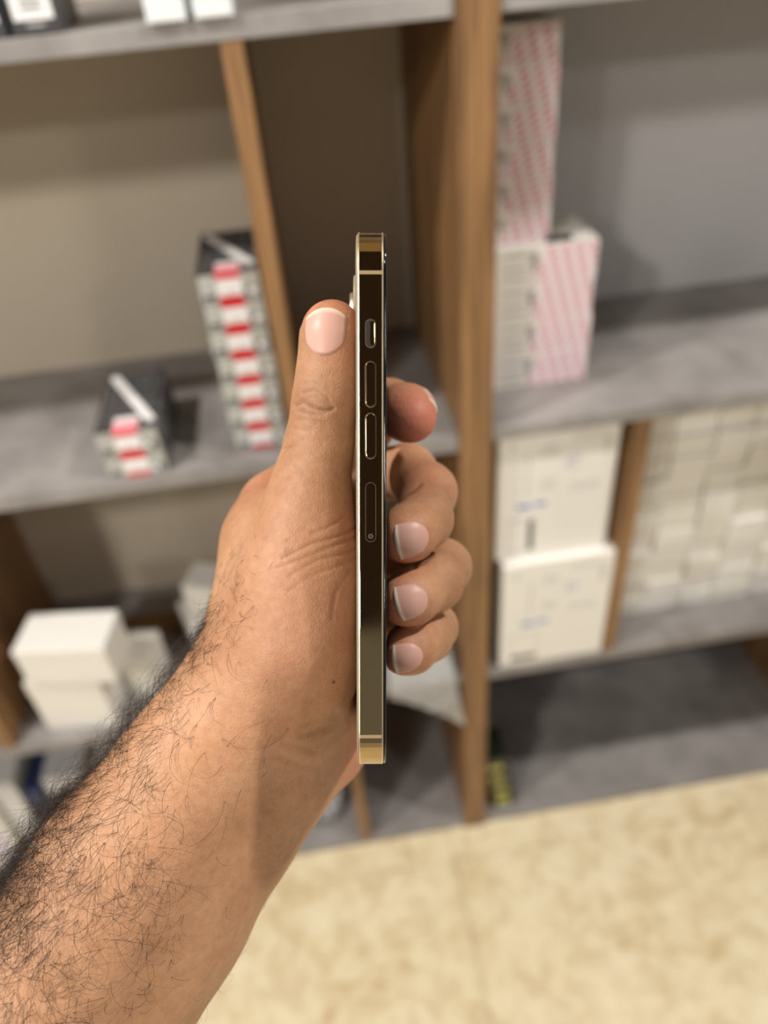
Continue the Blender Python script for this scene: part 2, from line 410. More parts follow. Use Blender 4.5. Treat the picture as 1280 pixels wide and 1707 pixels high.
def bag_fn(u, v):
    # v 0..1 from the back of the shelf over the front edge and down; hangs longer towards the upright
    x = 0.052 + u*(0.108 + 0.028*max(0, v-0.45))
    top = 0.11; hang = 0.022 + 0.105*u**1.3
    L = v*(top+hang)
    n = mn.noise(Vector((x*38, L*38, 3.1))); n2 = mn.noise(Vector((x*90, L*90, 7.7)))
    if L < top:
        a = L/top
        return (x, 0.103-L, 0.4855 + 0.062*math.sin(math.pi*min(1, a*0.98))**0.8*(1-0.35*u) + max(0, 0.006*n+0.003*n2+0.004)*math.sin(math.pi*a))
    return (x, -0.0085-abs(n)*0.009-abs(n2)*0.004, 0.4855-(L-top))
crumple('plastic_bag', bag_fn, 40, 60, plas, 'crumpled clear plastic bag hanging over the shelf edge by the oak upright', 'bag')
gb, nt_, b_ = mat_new('grey_printed_plastic')
nt_.links.new(ramp(nt_, noise(nt_, coords(nt_), 38, 3), [(0.42, srgb(92, 100, 112)), (0.58, srgb(196, 196, 198))]), b_.inputs['Base Color'])
b_.inputs['Roughness'].default_value = 0.35
def bag2(u, v):
    a = 2*math.pi*u; ph = math.pi*(0.02+0.96*v)
    n = mn.noise(Vector((math.cos(a)*2, math.sin(a)*2, v*4)))
    r = math.sin(ph)**0.7*(1+0.25*n)
    return (-0.112+0.060*r*math.cos(a), 0.095+0.048*r*math.sin(a), max(0.0187, 0.045+0.027*math.cos(ph)*(1+0.2*n)))
crumple('packet', bag2, 36, 18, gb, 'grey and white crumpled packet on the bottom shelf behind the wrist', 'packet')

# little black and yellow boxes
yx = [0.2415, 0.2365, 0.229, 0.2235]
for k in range(4):
    z0 = 0.0184+k*0.043; x0 = yx[k]
    r = empty('small_black_box', (x0+0.02, 0.05, z0)); tag(r, 'small black box with yellow green label, %s of its stack' % ['lowest', 'second from bottom', 'third from bottom', 'topmost'][k], 'box', 'stack of black and yellow boxes')
    box('carton', x0, x0+0.042, 0.02, 0.09, z0, z0+0.0425, plain('black_gloss_card', (30, 34, 28), .3), r, bev=0.001)
    box('label', x0+0.004, x0+0.032, 0.0194, 0.02, z0+0.006, z0+(0.03 if k == 0 else 0.02), YELLOW, r, bev=0)

# boxes on the eye level shelf
def tall_box(x0, x1, y0, d_, h, body, label, lab0, text, name='accessory_box'):
    r = empty(name, ((x0+x1)/2, y0+d_/2, 1.424)); tag(r, label, 'box', 'boxes on the eye level shelf')
    box('carton', x0, x1, y0, y0+d_, 1.4244, 1.424+h, body, r, bev=0.0012)
    box('front_label', x0+0.004, x1-0.004, y0-0.0006, y0, 1.424+lab0, 1.424+h-0.004, LABEL, r, bev=0)
    if text:
        rects('printed_text', y0-0.0006, [(x0+0.012, x1-0.012, 1.424+q, 1.424+q+0.0022) for q in text], DTEXT, r)
        rects('bottom_text', y0, [(x0+0.013, x1-0.013, 1.424+0.0065, 1.424+0.009)], TEXT, r)
    return r
SIDE = plain('charcoal_card', (66, 66, 68), .4)
tall_box(-0.2075, -0.1665, 0.0015, 0.09, 0.13, SIDE, 'black accessory box with white label and grey text lines, next to another black box', 0.0115, [0.019, 0.0245, 0.03, 0.06])
tall_box(-0.2555, -0.2125, 0.0015, 0.09, 0.13, SIDE, 'black accessory box with white label at the outer end of the eye level shelf', 0.0115, [0.024, 0.03])
bw = plain('pale_blue_white_card', (226, 234, 240), .35)
tall_box(-0.0945, -0.0605, -0.005, 0.06, 0.12, bw, 'pale white box, on the beige bay side of the white pair on top shelf', 0.002, [0.034])
tall_box(-0.0540, -0.0205, -0.005, 0.06, 0.12, bw, 'pale white box, on the oak upright side of the white pair on top shelf', 0.002, None)

# ------------------------------------------------------------------ phone (built in mm in a frame: x = toward screen, y = up along the phone, z = away from viewer)
def cam_pt(px, py, d):            # pixel + distance along the view axis in mm -> camera frame mm (x right, y up, z away)
    return np.array([(px-CX)*d/F_PX, -(py-CY)*d/F_PX, d])
def to_world(P):                  # camera frame mm -> world metres
    P = np.asarray(P, float).reshape(-1, 3)/1000.0
    R3 = np.array([[right.x, up.x, fwd.x], [right.y, up.y, fwd.y], [right.z, up.z, fwd.z]])
    return P @ R3.T + np.array(CAM_LOC)
PH_TOP, PH_BOT = cam_pt(618.3, 367, 194.0), cam_pt(619.2, 1300, 207.5)
PL = np.linalg.norm(PH_TOP-PH_BOT)
ey = (PH_TOP-PH_BOT)/PL
ez = np.array([-0.012, 0, 1.0]); ez -= ey*ez.dot(ey); ez /= np.linalg.norm(ez)
ex = np.cross(ey, ez); ex /= np.linalg.norm(ex)
if ex[0] < 0: ex = -ex
PC = (PH_TOP+PH_BOT)/2            # centre of the near side face
PW, PT, PR = 71.5, 7.9, 13.0      # width (depth away from viewer), thickness, corner radius
def ph_world(P):
    P = np.asarray(P, float).reshape(-1, 3)
    return to_world(PC + P[:, :1]*ex + P[:, 1:2]*ey + P[:, 2:3]*ez)
def ph_mesh(name, vs, fs, mat, parent, smooth=False):
    me = bpy.data.meshes.new(name); me.from_pydata([tuple(v) for v in ph_world(vs)], [], fs); me.update()
    bm = bmesh.new(); bm.from_mesh(me); bmesh.ops.recalc_face_normals(bm, faces=bm.faces); bm.to_mesh(me); bm.free()
    if smooth:
        for p in me.polygons: p.use_smooth = True
    return link(name, me, mat, parent)
def rrect(L, W, r, n=12, inset=0.0):
    """rounded rectangle in (y, z): y in [-L/2, L/2], z in [0, W]; inset shrinks it"""
    out = []; r = max(r-inset, 0.3)
    for cy, cz, a0 in ((L/2-inset-r, W-inset-r, 0), (-L/2+inset+r, W-inset-r, 90), (-L/2+inset+r, inset+r, 180), (L/2-inset-r, inset+r, 270)):
        for k in range(n+1):
            a = math.radians(a0+90*k/n); out.append((cy+r*math.cos(a)*1.0, cz+r*math.sin(a)))
    # order: angle 0 = +y , 90 = +z
    return out
def loft(profile, L=None, W=PW, r=PR, n=14, caps=True, cy=0.0, cz=0.0):
    """profile: list of (x, inset) -> closed rounded slab"""
    L = PL if L is None else L
    vs, fs = [], []
    def ring(x, ins):
        pts = []
        rr = max(r-ins, 0.25)
        for sy, sz, a0 in ((1, 1, 0), (-1, 1, 90), (-1, -1, 180), (1, -1, 270)):
            c_y = sy*(L/2-ins-rr); c_z = W/2+sz*(W/2-ins-rr)
            for k in range(n+1):
                a = math.radians(a0+90*k/n); pts.append((x, cy+c_y+rr*math.cos(a), cz+c_z+rr*math.sin(a)))
        return pts
    m = 4*(n+1)
    for x, ins in profile: vs += ring(x, ins)
    for i in range(len(profile)-1):
        for k in range(m): fs.append((i*m+k, i*m+(k+1) % m, (i+1)*m+(k+1) % m, (i+1)*m+k))
    if caps: fs.append(tuple(range(m))); fs.append(tuple(range((len(profile)-1)*m, len(profile)*m)))
    return vs, fs
def make_gold():
    m, nt, b = mat_new('polished_gold_steel')
    v = coords(nt)
    b.inputs['Base Color'].default_value = srgb(190, 166, 124); b.inputs['Metallic'].default_value = 1.0
    sm = noise(nt, v, 120, 5, 0.65)
    nt.links.new(ramp(nt, sm, [(0.35, (0.05, 0.05, 0.05, 1)), (0.8, (0.12, 0.12, 0.12, 1))]), b.inputs['Roughness'])
    return m
GOLD = make_gold()
GOLD2 = plain('polished_gold_edge', (232, 218, 190), 0.38, 1.0)
GLASSB = plain('black_screen_glass', (8, 8, 10), 0.06, 0.0, 0.6)
BACKG = plain('frosted_gold_glass', (150, 136, 112), 0.35)
BANDM = plain('antenna_band_plastic', (150, 128, 96), 0.4)
RUB = plain('black_gasket', (8, 8, 8), 0.5)
phone = empty('smartphone', tuple(ph_world([(0, -PL/2, PW/2)])[0]))
tag(phone, 'gold framed smartphone held upright in the hand, seen edge on', 'phone')
HX = PT/2
# the frame: flat polished side with tiny chamfers
ph_mesh('frame', *loft([(-HX+0.55, 0.25), (-HX+0.75, 0.05), (-HX+0.95, 0.0), (HX-1.25, 0.0), (HX-1.05, 0.05), (HX-0.85, 0.25)]), GOLD, phone)
for nm, prof in (('edge_rim', [(-HX+0.40, 0.42), (-HX+0.45, 0.18), (-HX+0.6, 0.05), (-HX+0.86, -0.02), (-HX+0.9, 0.05)]),
                 ('edge_rim', [(HX-1.2, 0.05), (HX-1.15, -0.02), (HX-0.9, 0.03), (HX-0.78, 0.18), (HX-0.74, 0.4)])):
    ph_mesh(nm, *loft(prof), GOLD2, phone)
ph_mesh('gasket', *loft([(HX-0.76, 0.30), (HX-0.6, 0.30)]), RUB, phone)
ph_mesh('screen_glass', *loft([(HX-0.62, 0.22), (HX-0.35, 0.22), (HX-0.15, 0.32), (HX-0.04, 0.55), (HX, 0.95)]), GLASSB, phone, True)
ph_mesh('back_glass', *loft([(-HX+0.42, 0.5), (-HX+0.2, 0.55), (-HX+0.05, 0.8), (-HX, 1.2)]), BACKG, phone, True)
def pill(name, yc, zc_x, length, wid, x_out, mat, parent, outline=None, ring=0.22):
    """a pill shaped key on the near side face: y centre, x centre, length, width, how far it stands proud"""
    def pts(L, W, z):
        o = []; r = W/2
        for s, a0 in ((1, 0), (-1, 180)):
            for k in range(13):
                a = math.radians(a0+180*k/12); o.append((zc_x+r*math.cos(a), yc+s*(L/2-r)+r*math.sin(a), z))
        return o
    m = 26
    prof = [(0.0, 0.3), (0.0, -x_out*0.7), (0.08, -x_out*0.95), (0.16, -x_out)]
    vs, fs = [], []
    for ins, z in prof: vs += pts(length-2*ins, wid-2*ins, z)
    for i in range(3):
        for k in range(m): fs.append((i*m+k, i*m+(k+1) % m, (i+1)*m+(k+1) % m, (i+1)*m+k))
    fs.append(tuple(range(3*m, 4*m)))
    o = ph_mesh(name, vs, fs, mat, parent)
    if outline:
        vs = pts(length, wid, -0.012) + pts(length+2*ring, wid+2*ring, -0.012) + pts(length, wid, 0.2) + pts(length+2*ring, wid+2*ring, 0.2)
        fs = [(k, (k+1) % m, m+(k+1) % m, m+k) for k in range(m)] + [(m+k, m+(k+1) % m, 3*m+(k+1) % m, 3*m+k) for k in range(m)]
        ph_mesh('slot_edge', vs, fs, outline, o)
    return o
def ypix(py):                      # pixel row on the near side face -> y along the phone
    lo, hi = -PL/2, PL/2
    for _ in range(40):
        mid = (lo+hi)/2; p = PC+ey*mid; r_ = CY-p[1]/p[2]*F_PX
        if r_ > py: lo = mid
        else: hi = mid
    return mid
XM = -0.15
SLOT = plain('bright_slot_edge', (222, 206, 176), 0.3, 1.0)
DKS = plain('dark_slot', (30, 24, 18), 0.5)
yk = [ypix(v) for v in (556, 641, 727, 854)]
sw = pill('mute_switch', yk[0], XM+0.0, 7.0, 2.4, 0.02, DKS, phone, SLOT, 0.14)
pill('switch_lever', yk[0], XM+0.45, 6.2, 1.2, 0.12, GOLD, sw, SLOT, 0.1)
pill('volume_button', yk[1], XM, ypix(604)-ypix(679), 2.5, 0.45, GOLD, phone, SLOT, 0.2)
pill('volume_button', yk[2], XM, ypix(690)-ypix(765), 2.6, 0.45, GOLD, phone, SLOT, 0.17)
tray = pill('sim_tray', yk[3], XM, ypix(804)-ypix(902), 2.55, 0.02, GOLD, phone, plain('tray_seam', (150, 134, 108), 0.4, 1.0), 0.11)
yh = ypix(894)
vs = [(XM+r_*math.cos(2*math.pi*k/20), yh+r_*math.sin(2*math.pi*k/20), -0.03) for r_ in (0.62, 0.42) for k in range(20)] + [(XM, yh, -0.026)]
fs = [(k, (k+1) % 20, 20+(k+1) % 20, 20+k) for k in range(20)]
ph_mesh('pin_hole_rim', vs, fs, SLOT, tray)
ph_mesh('pin_hole', [(XM+0.42*math.cos(2*math.pi*k/20), yh+0.42*math.sin(2*math.pi*k/20), -0.027) for k in range(20)], [tuple(range(20))], RUB, tray)
for py in (454, 1228):
    y_ = ypix(py)
    ph_mesh('antenna_band', [(x_, yy, z_) for x_ in (-HX+0.9, HX-1.2) for yy in (y_-0.45, y_+0.45) for z_ in (-0.014, 0.2)],
            [(0, 2, 6, 4), (0, 1, 3, 2), (4, 6, 7, 5), (0, 4, 5, 1), (2, 3, 7, 6), (1, 5, 7, 3)], BANDM, phone)
# camera plateau on the back, far half
cb = ph_mesh('camera_bump', *loft([(-HX+0.1, 0.0), (-HX-1.2, 0.0), (-HX-1.5, 0.2), (-HX-1.6, 0.6)], L=36, W=32, r=8, cy=PL/2-4.5-18, cz=PW-3.5-32), BACKG, phone, True)
for (dy, dz) in ((8.2, 7.6), (-8.2, 7.6), (0, -7.2)):
    cy_, cz_ = PL/2-22.5+dy, PW-19.5+dz
    vs, fs = [], []
    prof = [(7.4, -HX-1.5), (7.4, -HX-2.9), (7.0, -HX-3.2), (5.9, -HX-3.2), (5.7, -HX-2.7)]
    for r_, x_ in prof: vs += [(x_, cy_+r_*math.cos(2*math.pi*k/32), cz_+r_*math.sin(2*math.pi*k/32)) for k in range(32)]
    for i in range(len(prof)-1):
        for k in range(32): fs.append((i*32+k, i*32+(k+1) % 32, (i+1)*32+(k+1) % 32, (i+1)*32+k))
    ph_mesh('lens_ring', vs, fs, GOLD2, cb, True)
    ph_mesh('lens_glass', [(-HX-2.75, cy_+5.75*math.cos(2*math.pi*k/32), cz_+5.75*math.sin(2*math.pi*k/32)) for k in range(32)], [tuple(range(32))], GLASSB, cb)

# ------------------------------------------------------------------ the hand and forearm: one continuous surface polygonised from a blend of tapered bones
def axis(segs):
    out = []
    for a, b, h in segs: out.append(np.arange(a, b-1e-6, h))
    return np.concatenate(out+[np.array([segs[-1][1]])]).astype(np.float32)
GX = axis([(-215, -55, 1.3), (-55, 36, 0.55)])
GY = axis([(-290, -85, 1.3), (-85, 68, 0.55)])
GZ = axis([(165, 206, 1.2), (206, 305, 0.6), (305, 325, 1.2)])
BIG = np.float32(60.0)
def new_field(): return None
def block(lo, hi):
    s = []
    for g, a, b in zip((GX, GY, GZ), lo, hi):
        i0 = max(int(np.searchsorted(g, a))-1, 0); i1 = min(int(np.searchsorted(g, b))+1, len(g)); s.append(slice(i0, i1))
    return tuple(s)
def cone_block(a, b, ra, rb, flat=None, margin=9.0):
    a, b = np.asarray(a, np.float32), np.asarray(b, np.float32)
    R = max(ra, rb)*1.3+margin
    sl = block(np.minimum(a, b)-R, np.maximum(a, b)+R)
    X = GX[sl[0]][:, None, None]-a[0]; Y = GY[sl[1]][None, :, None]-a[1]; Z = GZ[sl[2]][None, None, :]-a[2]
    ba = b-a; L2 = max(float(ba @ ba), 1e-6)
    t = np.clip((X*ba[0]+Y*ba[1]+Z*ba[2])/L2, 0, 1)
    dx, dy, dz = X-t*ba[0], Y-t*ba[1], Z-t*ba[2]
    if flat is not None:
        n, s = flat; q = dx*n[0]+dy*n[1]+dz*n[2]
        d2 = dx*dx+dy*dy+dz*dz+(s*s-1)*q*q
    else: d2 = dx*dx+dy*dy+dz*dz
    return sl, (np.sqrt(d2)-(ra+t*(rb-ra))).astype(np.float32)
def smin(a, b, k):
    if k <= 0: return np.minimum(a, b)
    h = np.maximum(k-np.abs(a-b), 0)/k
    return np.minimum(a, b)-h*h*k*0.25
FIELD = np.full((len(GX), len(GY), len(GZ)), BIG, np.float32)
def put(field, a, b, ra, rb, k, flat=None):
    sl, d = cone_block(a, b, ra, rb, flat)
    field[sl] = smin(field[sl], d, k)
def chain(field, nodes, k, flat=None):
    for n0, n1 in zip(nodes, nodes[1:]):
        put(field, cam_pt(*n0[:3]), cam_pt(*n1[:3]), n0[3], n1[3], k, flat)
HAND_BODY = [
    # (chain of (px, py, depth mm, radius mm)), blend
    # forearm: radius side and ulna side bones
    ([(-370, 2150, 210, 30), (-130, 1880, 216, 29), (85, 1645, 224, 27), (215, 1450, 232, 25.5), (330, 1285, 240, 22.0), (395, 1195, 245, 20.5)], 14),
    ([(-270, 2270, 225, 30), (-45, 1980, 228, 29), (150, 1705, 236, 26.5), (280, 1515, 244, 23.5), (392, 1360, 252, 20), (455, 1270, 256, 19)], 14),
    # wrist to palm
    ([(395, 1195, 247, 20), (440, 1120, 250, 19.5), (455, 1000, 258, 17.5), (452, 900, 268, 14.5), (462, 845, 276, 12.0)], 12),
    ([(455, 1270, 258, 18.5), (500, 1190, 268, 18), (520, 1080, 280, 17), (520, 960, 289, 14), (520, 900, 292, 11.5)], 12),
    # thenar pad, base of thumb
    ([(440, 1150, 243, 18), (490, 1060, 240, 18.5), (505, 960, 240, 16.5), (510, 880, 242, 13.5)], 12),
    ([(486, 1185, 252, 15), (512, 1095, 247, 14.3), (532, 985, 245, 12.5)], 10),
    # heel of the hand on the little finger side
    ([(470, 1270, 262, 17), (532, 1230, 272, 15), (558, 1178, 280, 14), (566, 1080, 288, 13)], 10),
]
for nodes, k in HAND_BODY: chain(FIELD, nodes, k)
# web between thumb and index
put(FIELD, cam_pt(470, 870, 262), cam_pt(520, 850, 252), 10, 9, 10)
FINGERS = {
    'thumb':  ([(505, 905, 240, 13.2), (520, 800, 238, 10.9), (534, 735, 236, 9.7), (544, 668, 234, 9.4), (550, 610, 233, 8.8), (553, 557, 232, 8.4), (554, 547, 232, 7.5)], 5, 10),
    'index':  ([(462, 842, 278, 12), (540, 770, 288, 10), (610, 715, 288, 9.0), (650, 676, 278, 8.9), (678, 688, 264, 9.2), (686, 697, 258, 8.2)], 4, 5),
    'middle': ([(495, 890, 291, 11.5), (590, 800, 297, 10.2), (680, 785, 287, 9.7), (712, 820, 271, 9.8), (705, 866, 253, 9.2), (680, 889, 241.5, 8.4), (671, 895, 239, 7.4)], 4, 5),
    'ring':   ([(515, 960, 293, 11.5), (610, 915, 299, 10.2), (705, 925, 288, 9.4), (738, 945, 273, 9.4), (724, 972, 256, 8.9), (684, 996, 243.5, 8.3), (672, 1001, 241, 7.4)], 4, 5),
    'little': ([(545, 1045, 294, 10.5), (620, 1020, 298, 9.2), (690, 1035, 287, 8.5), (720, 1046, 274, 8.4), (712, 1060, 259, 8.1), (684, 1081, 248.5, 7.7), (671, 1087, 245.5, 6.8)], 4, 5),
}
fing = np.full_like(FIELD, BIG)
for nm, (nodes, k, kb) in FINGERS.items():
    f1 = np.full_like(FIELD, BIG) if nm == 'thumb' else None
    lo = np.min([cam_pt(*n[:3])-n[3]*1.4-9 for n in nodes], axis=0); hi = np.max([cam_pt(*n[:3])+n[3]*1.4+9 for n in nodes], axis=0)
    sl = block(lo, hi)
    gx, gy, gz = GX, GY, GZ
    sub = np.full(tuple(s.stop-s.start for s in sl), BIG, np.float32)
    GX, GY, GZ = gx[sl[0]], gy[sl[1]], gz[sl[2]]
    chain(sub, nodes, k)
    GX, GY, GZ = gx, gy, gz
    if nm == 'thumb': FIELD[sl] = smin(FIELD[sl], sub, kb)
    else: fing[sl] = smin(fing[sl], sub, 1.2)
FIELD = smin(FIELD, fing, 5.0)
del fing
# flesh flattens against the phone: cut by the phone body plus a hair
def phone_sdf(P):
    q = P-PC
    x, y, z = q @ ex, q @ ey, q @ ez
    return x, y, z
lo = np.array([-24, -90, 185]); hi = np.array([20, 80, 290]); sl = block(lo, hi)
X, Y, Z = np.meshgrid(GX[sl[0]], GY[sl[1]], GZ[sl[2]], indexing='ij')
q = [X-PC[0], Y-PC[1], Z-PC[2]]
lx = q[0]*ex[0]+q[1]*ex[1]+q[2]*ex[2]; ly = q[0]*ey[0]+q[1]*ey[1]+q[2]*ey[2]; lz = q[0]*ez[0]+q[1]*ez[1]+q[2]*ez[2]
def rbox(x, y, z, hx, hy, hz, r):
    ax, ay, az = np.abs(x)-hx+r, np.abs(y)-hy+r, np.abs(z)-hz+r
    return np.sqrt(np.maximum(ax, 0)**2+np.maximum(ay, 0)**2+np.maximum(az, 0)**2)+np.minimum(np.maximum(ax, np.maximum(ay, az)), 0)-r
pd = rbox(lx, ly, lz-PW/2, HX+0.4, PL/2+0.4, PW/2+0.4, 1.0)
pd = np.minimum(pd, rbox(lx+HX+1.6, ly-(PL/2-22.5), lz-(PW-19.5), 2.0, 18.2, 16.2, 1.0))
# smooth maximum with the outside of the phone
a_, b_ = FIELD[sl], -pd
h_ = np.maximum(1.5-np.abs(a_-b_), 0)/1.5
FIELD[sl] = np.maximum(a_, b_)+h_*h_*1.5*0.25
del X, Y, Z, q, lx, ly, lz, pd, a_, b_, h_

def sample(P):
    """trilinear value of the field"""
    P = np.asarray(P, float); idx, fr = [], []
    for g, c in zip((GX, GY, GZ), P.T):
        i = np.clip(np.searchsorted(g, c)-1, 0, len(g)-2); idx.append(i); fr.append((c-g[i])/(g[i+1]-g[i]))
    v = 0
    for i in (0, 1):
        for j in (0, 1):
            for k in (0, 1):
                wgt = (fr[0] if i else 1-fr[0])*(fr[1] if j else 1-fr[1])*(fr[2] if k else 1-fr[2])
                v = v+wgt*FIELD[idx[0]+i, idx[1]+j, idx[2]+k]
    return v
def grad(P, h=0.7):
    g = np.stack([sample(P+np.eye(3)[i]*h)-sample(P-np.eye(3)[i]*h) for i in range(3)], 1)
    return g/np.maximum(np.linalg.norm(g, axis=1, keepdims=True), 1e-9)

def surface_nets():
    ins = FIELD < 0
    nx, ny, nz = FIELD.shape
    cnt = np.zeros((nx-1, ny-1, nz-1), np.uint8)
    for i in (0, 1):
        for j in (0, 1):
            for k in (0, 1): cnt += ins[i:nx-1+i, j:ny-1+j, k:nz-1+k]
    act = np.argwhere((cnt > 0) & (cnt < 8)).astype(np.int32)
    lin = (act[:, 0].astype(np.int64)*(ny-1)+act[:, 1])*(nz-1)+act[:, 2]
    G = [GX, GY, GZ]
    corners = [(i, j, k) for i in (0, 1) for j in (0, 1) for k in (0, 1)]
    acc = np.zeros((len(act), 3)); n = np.zeros(len(act))
    for c0 in corners:
        for ax in range(3):
            if c0[ax]: continue
            c1 = list(c0); c1[ax] = 1
            i0 = act+np.array(c0); i1 = act+np.array(c1)
            v0 = FIELD[i0[:, 0], i0[:, 1], i0[:, 2]]; v1 = FIELD[i1[:, 0], i1[:, 1], i1[:, 2]]
            m = (v0 < 0) != (v1 < 0)
            t = np.where(m, v0/np.where(v0 == v1, 1, v0-v1), 0)
            for a in range(3):
                p0 = G[a][i0[:, a]]; p1 = G[a][i1[:, a]]
                acc[:, a] += np.where(m, p0+t*(p1-p0), 0)
            n += m
    V = acc/n[:, None]
    quads = []
    for ax in range(3):
        s0 = [slice(None)]*3; s1 = [slice(None)]*3; s0[ax] = slice(0, -1); s1[ax] = slice(1, None)
        A, B = ins[tuple(s0)], ins[tuple(s1)]
        e = np.argwhere(A != B)
        o1, o2 = [(1, 2), (2, 0), (0, 1)][ax]
        lim = np.array([nx-1, ny-1, nz-1])
        ok = (e[:, o1] > 0) & (e[:, o2] > 0) & (e[:, o1] < lim[o1]) & (e[:, o2] < lim[o2])
        e = e[ok]
        def cid(d1, d2):
            c = e.copy(); c[:, o1] -= d1; c[:, o2] -= d2
            l = (c[:, 0].astype(np.int64)*(ny-1)+c[:, 1])*(nz-1)+c[:, 2]
            return np.searchsorted(lin, l)
        qd = np.stack([cid(1, 1), cid(0, 1), cid(0, 0), cid(1, 0)], 1)
        flip = ~A[e[:, 0], e[:, 1], e[:, 2]]
        qd[flip] = qd[flip][:, ::-1]
        quads.append(qd)
    return V, np.concatenate(quads)
V, Q = surface_nets()
for _ in range(2):
    V = V-sample(V)[:, None]*0.8*grad(V)
# keep only the biggest connected piece is unnecessary: the blend is connected
VN = grad(V)
D3 = V[:, 2]
PXY = np.stack([CX+V[:, 0]/D3*F_PX, CY-V[:, 1]/D3*F_PX], 1)      # where each point of skin sits in the photo
FACING = (-(V*VN).sum(1)/np.linalg.norm(V, axis=1))
def seg_dist(P, poly):
    d = np.full(len(P), 1e9); poly = np.array(poly, float)
    for a, b in zip(poly, poly[1:]):
        ab = b-a; t = np.clip(((P-a) @ ab)/max(ab @ ab, 1e-9), 0, 1)
        d = np.minimum(d, np.linalg.norm(P-a-t[:, None]*ab, axis=1))
    return d
front = FACING > 0.05
disp = np.zeros(len(V))
CREASES = [  # polyline in photo pixels, half width px, depth mm
    ([(492, 676), (505, 670), (520, 680), (545, 686), (556, 680)], 3.5, 0.55), ([(494, 684), (512, 690), (540, 692)], 3.0, 0.35),
    ([(505, 656), (525, 650), (545, 662), (552, 674)], 3.2, 0.35), ([(510, 664), (528, 660), (545, 672)], 3.0, 0.25),
    ([(490, 700), (515, 700), (545, 708)], 3.0, 0.22), ([(488, 716), (520, 718)], 3.0, 0.18),
    ([(505, 640), (530, 640), (550, 650)], 3.0, 0.2),
    ([(592, 880), (560, 895), (520, 905), (470, 930)], 3.0, 0.32), ([(592, 895), (555, 910), (505, 930), (462, 945)], 3.0, 0.28),
    ([(592, 915), (565, 925), (530, 932), (480, 960)], 3.0, 0.22), ([(575, 860), (545, 880), (520, 888)], 3.0, 0.22),
    ([(592, 930), (560, 945), (515, 960), (480, 985)], 3.0, 0.18), ([(585, 950), (560, 985), (552, 1030)], 3.5, 0.2),
    ([(700, 808), (690, 817), (675, 826), (662, 838)], 4.0, 0.4), ([(720, 925), (705, 938), (690, 945)], 3.5, 0.5),
    ([(560, 1190), (540, 1212), (505, 1225)], 6.0, 0.4), ([(430, 1215), (470, 1235), (520, 1250)], 5.5, 0.14), ([(425, 1235), (465, 1258), (505, 1275)], 5.5, 0.14),
    ([(418, 862), (448, 838), (480, 800)], 8.0, 0.5),
]
for poly, wd, dp in CREASES:
    if True:
        d = seg_dist(PXY, poly)
        disp -= np.where(front, dp*np.exp(-(d/wd)**2), 0)
V = V+VN*disp[:, None]

# pigment: redder fingertips and creases, darker knuckles
red = np.zeros(len(V)); dark = np.zeros(len(V))
def near(c, r): return np.exp(-(np.linalg.norm(V-c, axis=1)/r)**2)
for c, r, s in (((692, 708, 254), 15, .8), ((662, 915, 238), 9, .75), ((660, 1018, 240), 8.5, .75), ((658, 1105, 244), 8, .75), ((578, 530, 232), 7, 1.0), ((535, 515, 232), 6, .8), ((585, 590, 230), 7, .5),
                ((575, 890, 236), 12, .35), ((455, 790, 268), 14, .35), ((590, 1235, 272), 18, .7), ((560, 1180, 262), 14, .3), ((540, 1010, 228), 26, .15)):
    red = np.maximum(red, s*near(cam_pt(*c), r))
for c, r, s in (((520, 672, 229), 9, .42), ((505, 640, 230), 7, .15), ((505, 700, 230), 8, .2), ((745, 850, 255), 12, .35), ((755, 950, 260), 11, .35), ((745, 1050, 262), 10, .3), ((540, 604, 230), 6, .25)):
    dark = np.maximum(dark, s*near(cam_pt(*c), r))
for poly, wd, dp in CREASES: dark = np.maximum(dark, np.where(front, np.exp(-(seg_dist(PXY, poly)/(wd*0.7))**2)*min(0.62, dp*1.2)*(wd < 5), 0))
mole = np.where(front, np.exp(-(np.linalg.norm(PXY-np.array([556, 1137]), axis=1)/2.6)**2), 0)
me = bpy.data.meshes.new('person')
me.vertices.add(len(V)); me.vertices.foreach_set('co', to_world(V).astype(np.float32).ravel())
me.loops.add(len(Q)*4); me.loops.foreach_set('vertex_index', Q.astype(np.int32).ravel())
me.polygons.add(len(Q)); me.polygons.foreach_set('loop_start', np.arange(0, len(Q)*4, 4, dtype=np.int32))
me.polygons.foreach_set('use_smooth', np.ones(len(Q), bool))
me.update(calc_edges=True); me.validate()
at = me.color_attributes.new('pigment', 'FLOAT_COLOR', 'POINT')
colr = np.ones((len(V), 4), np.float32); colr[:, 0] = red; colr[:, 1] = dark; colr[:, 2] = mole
at.data.foreach_set('color', colr.ravel())
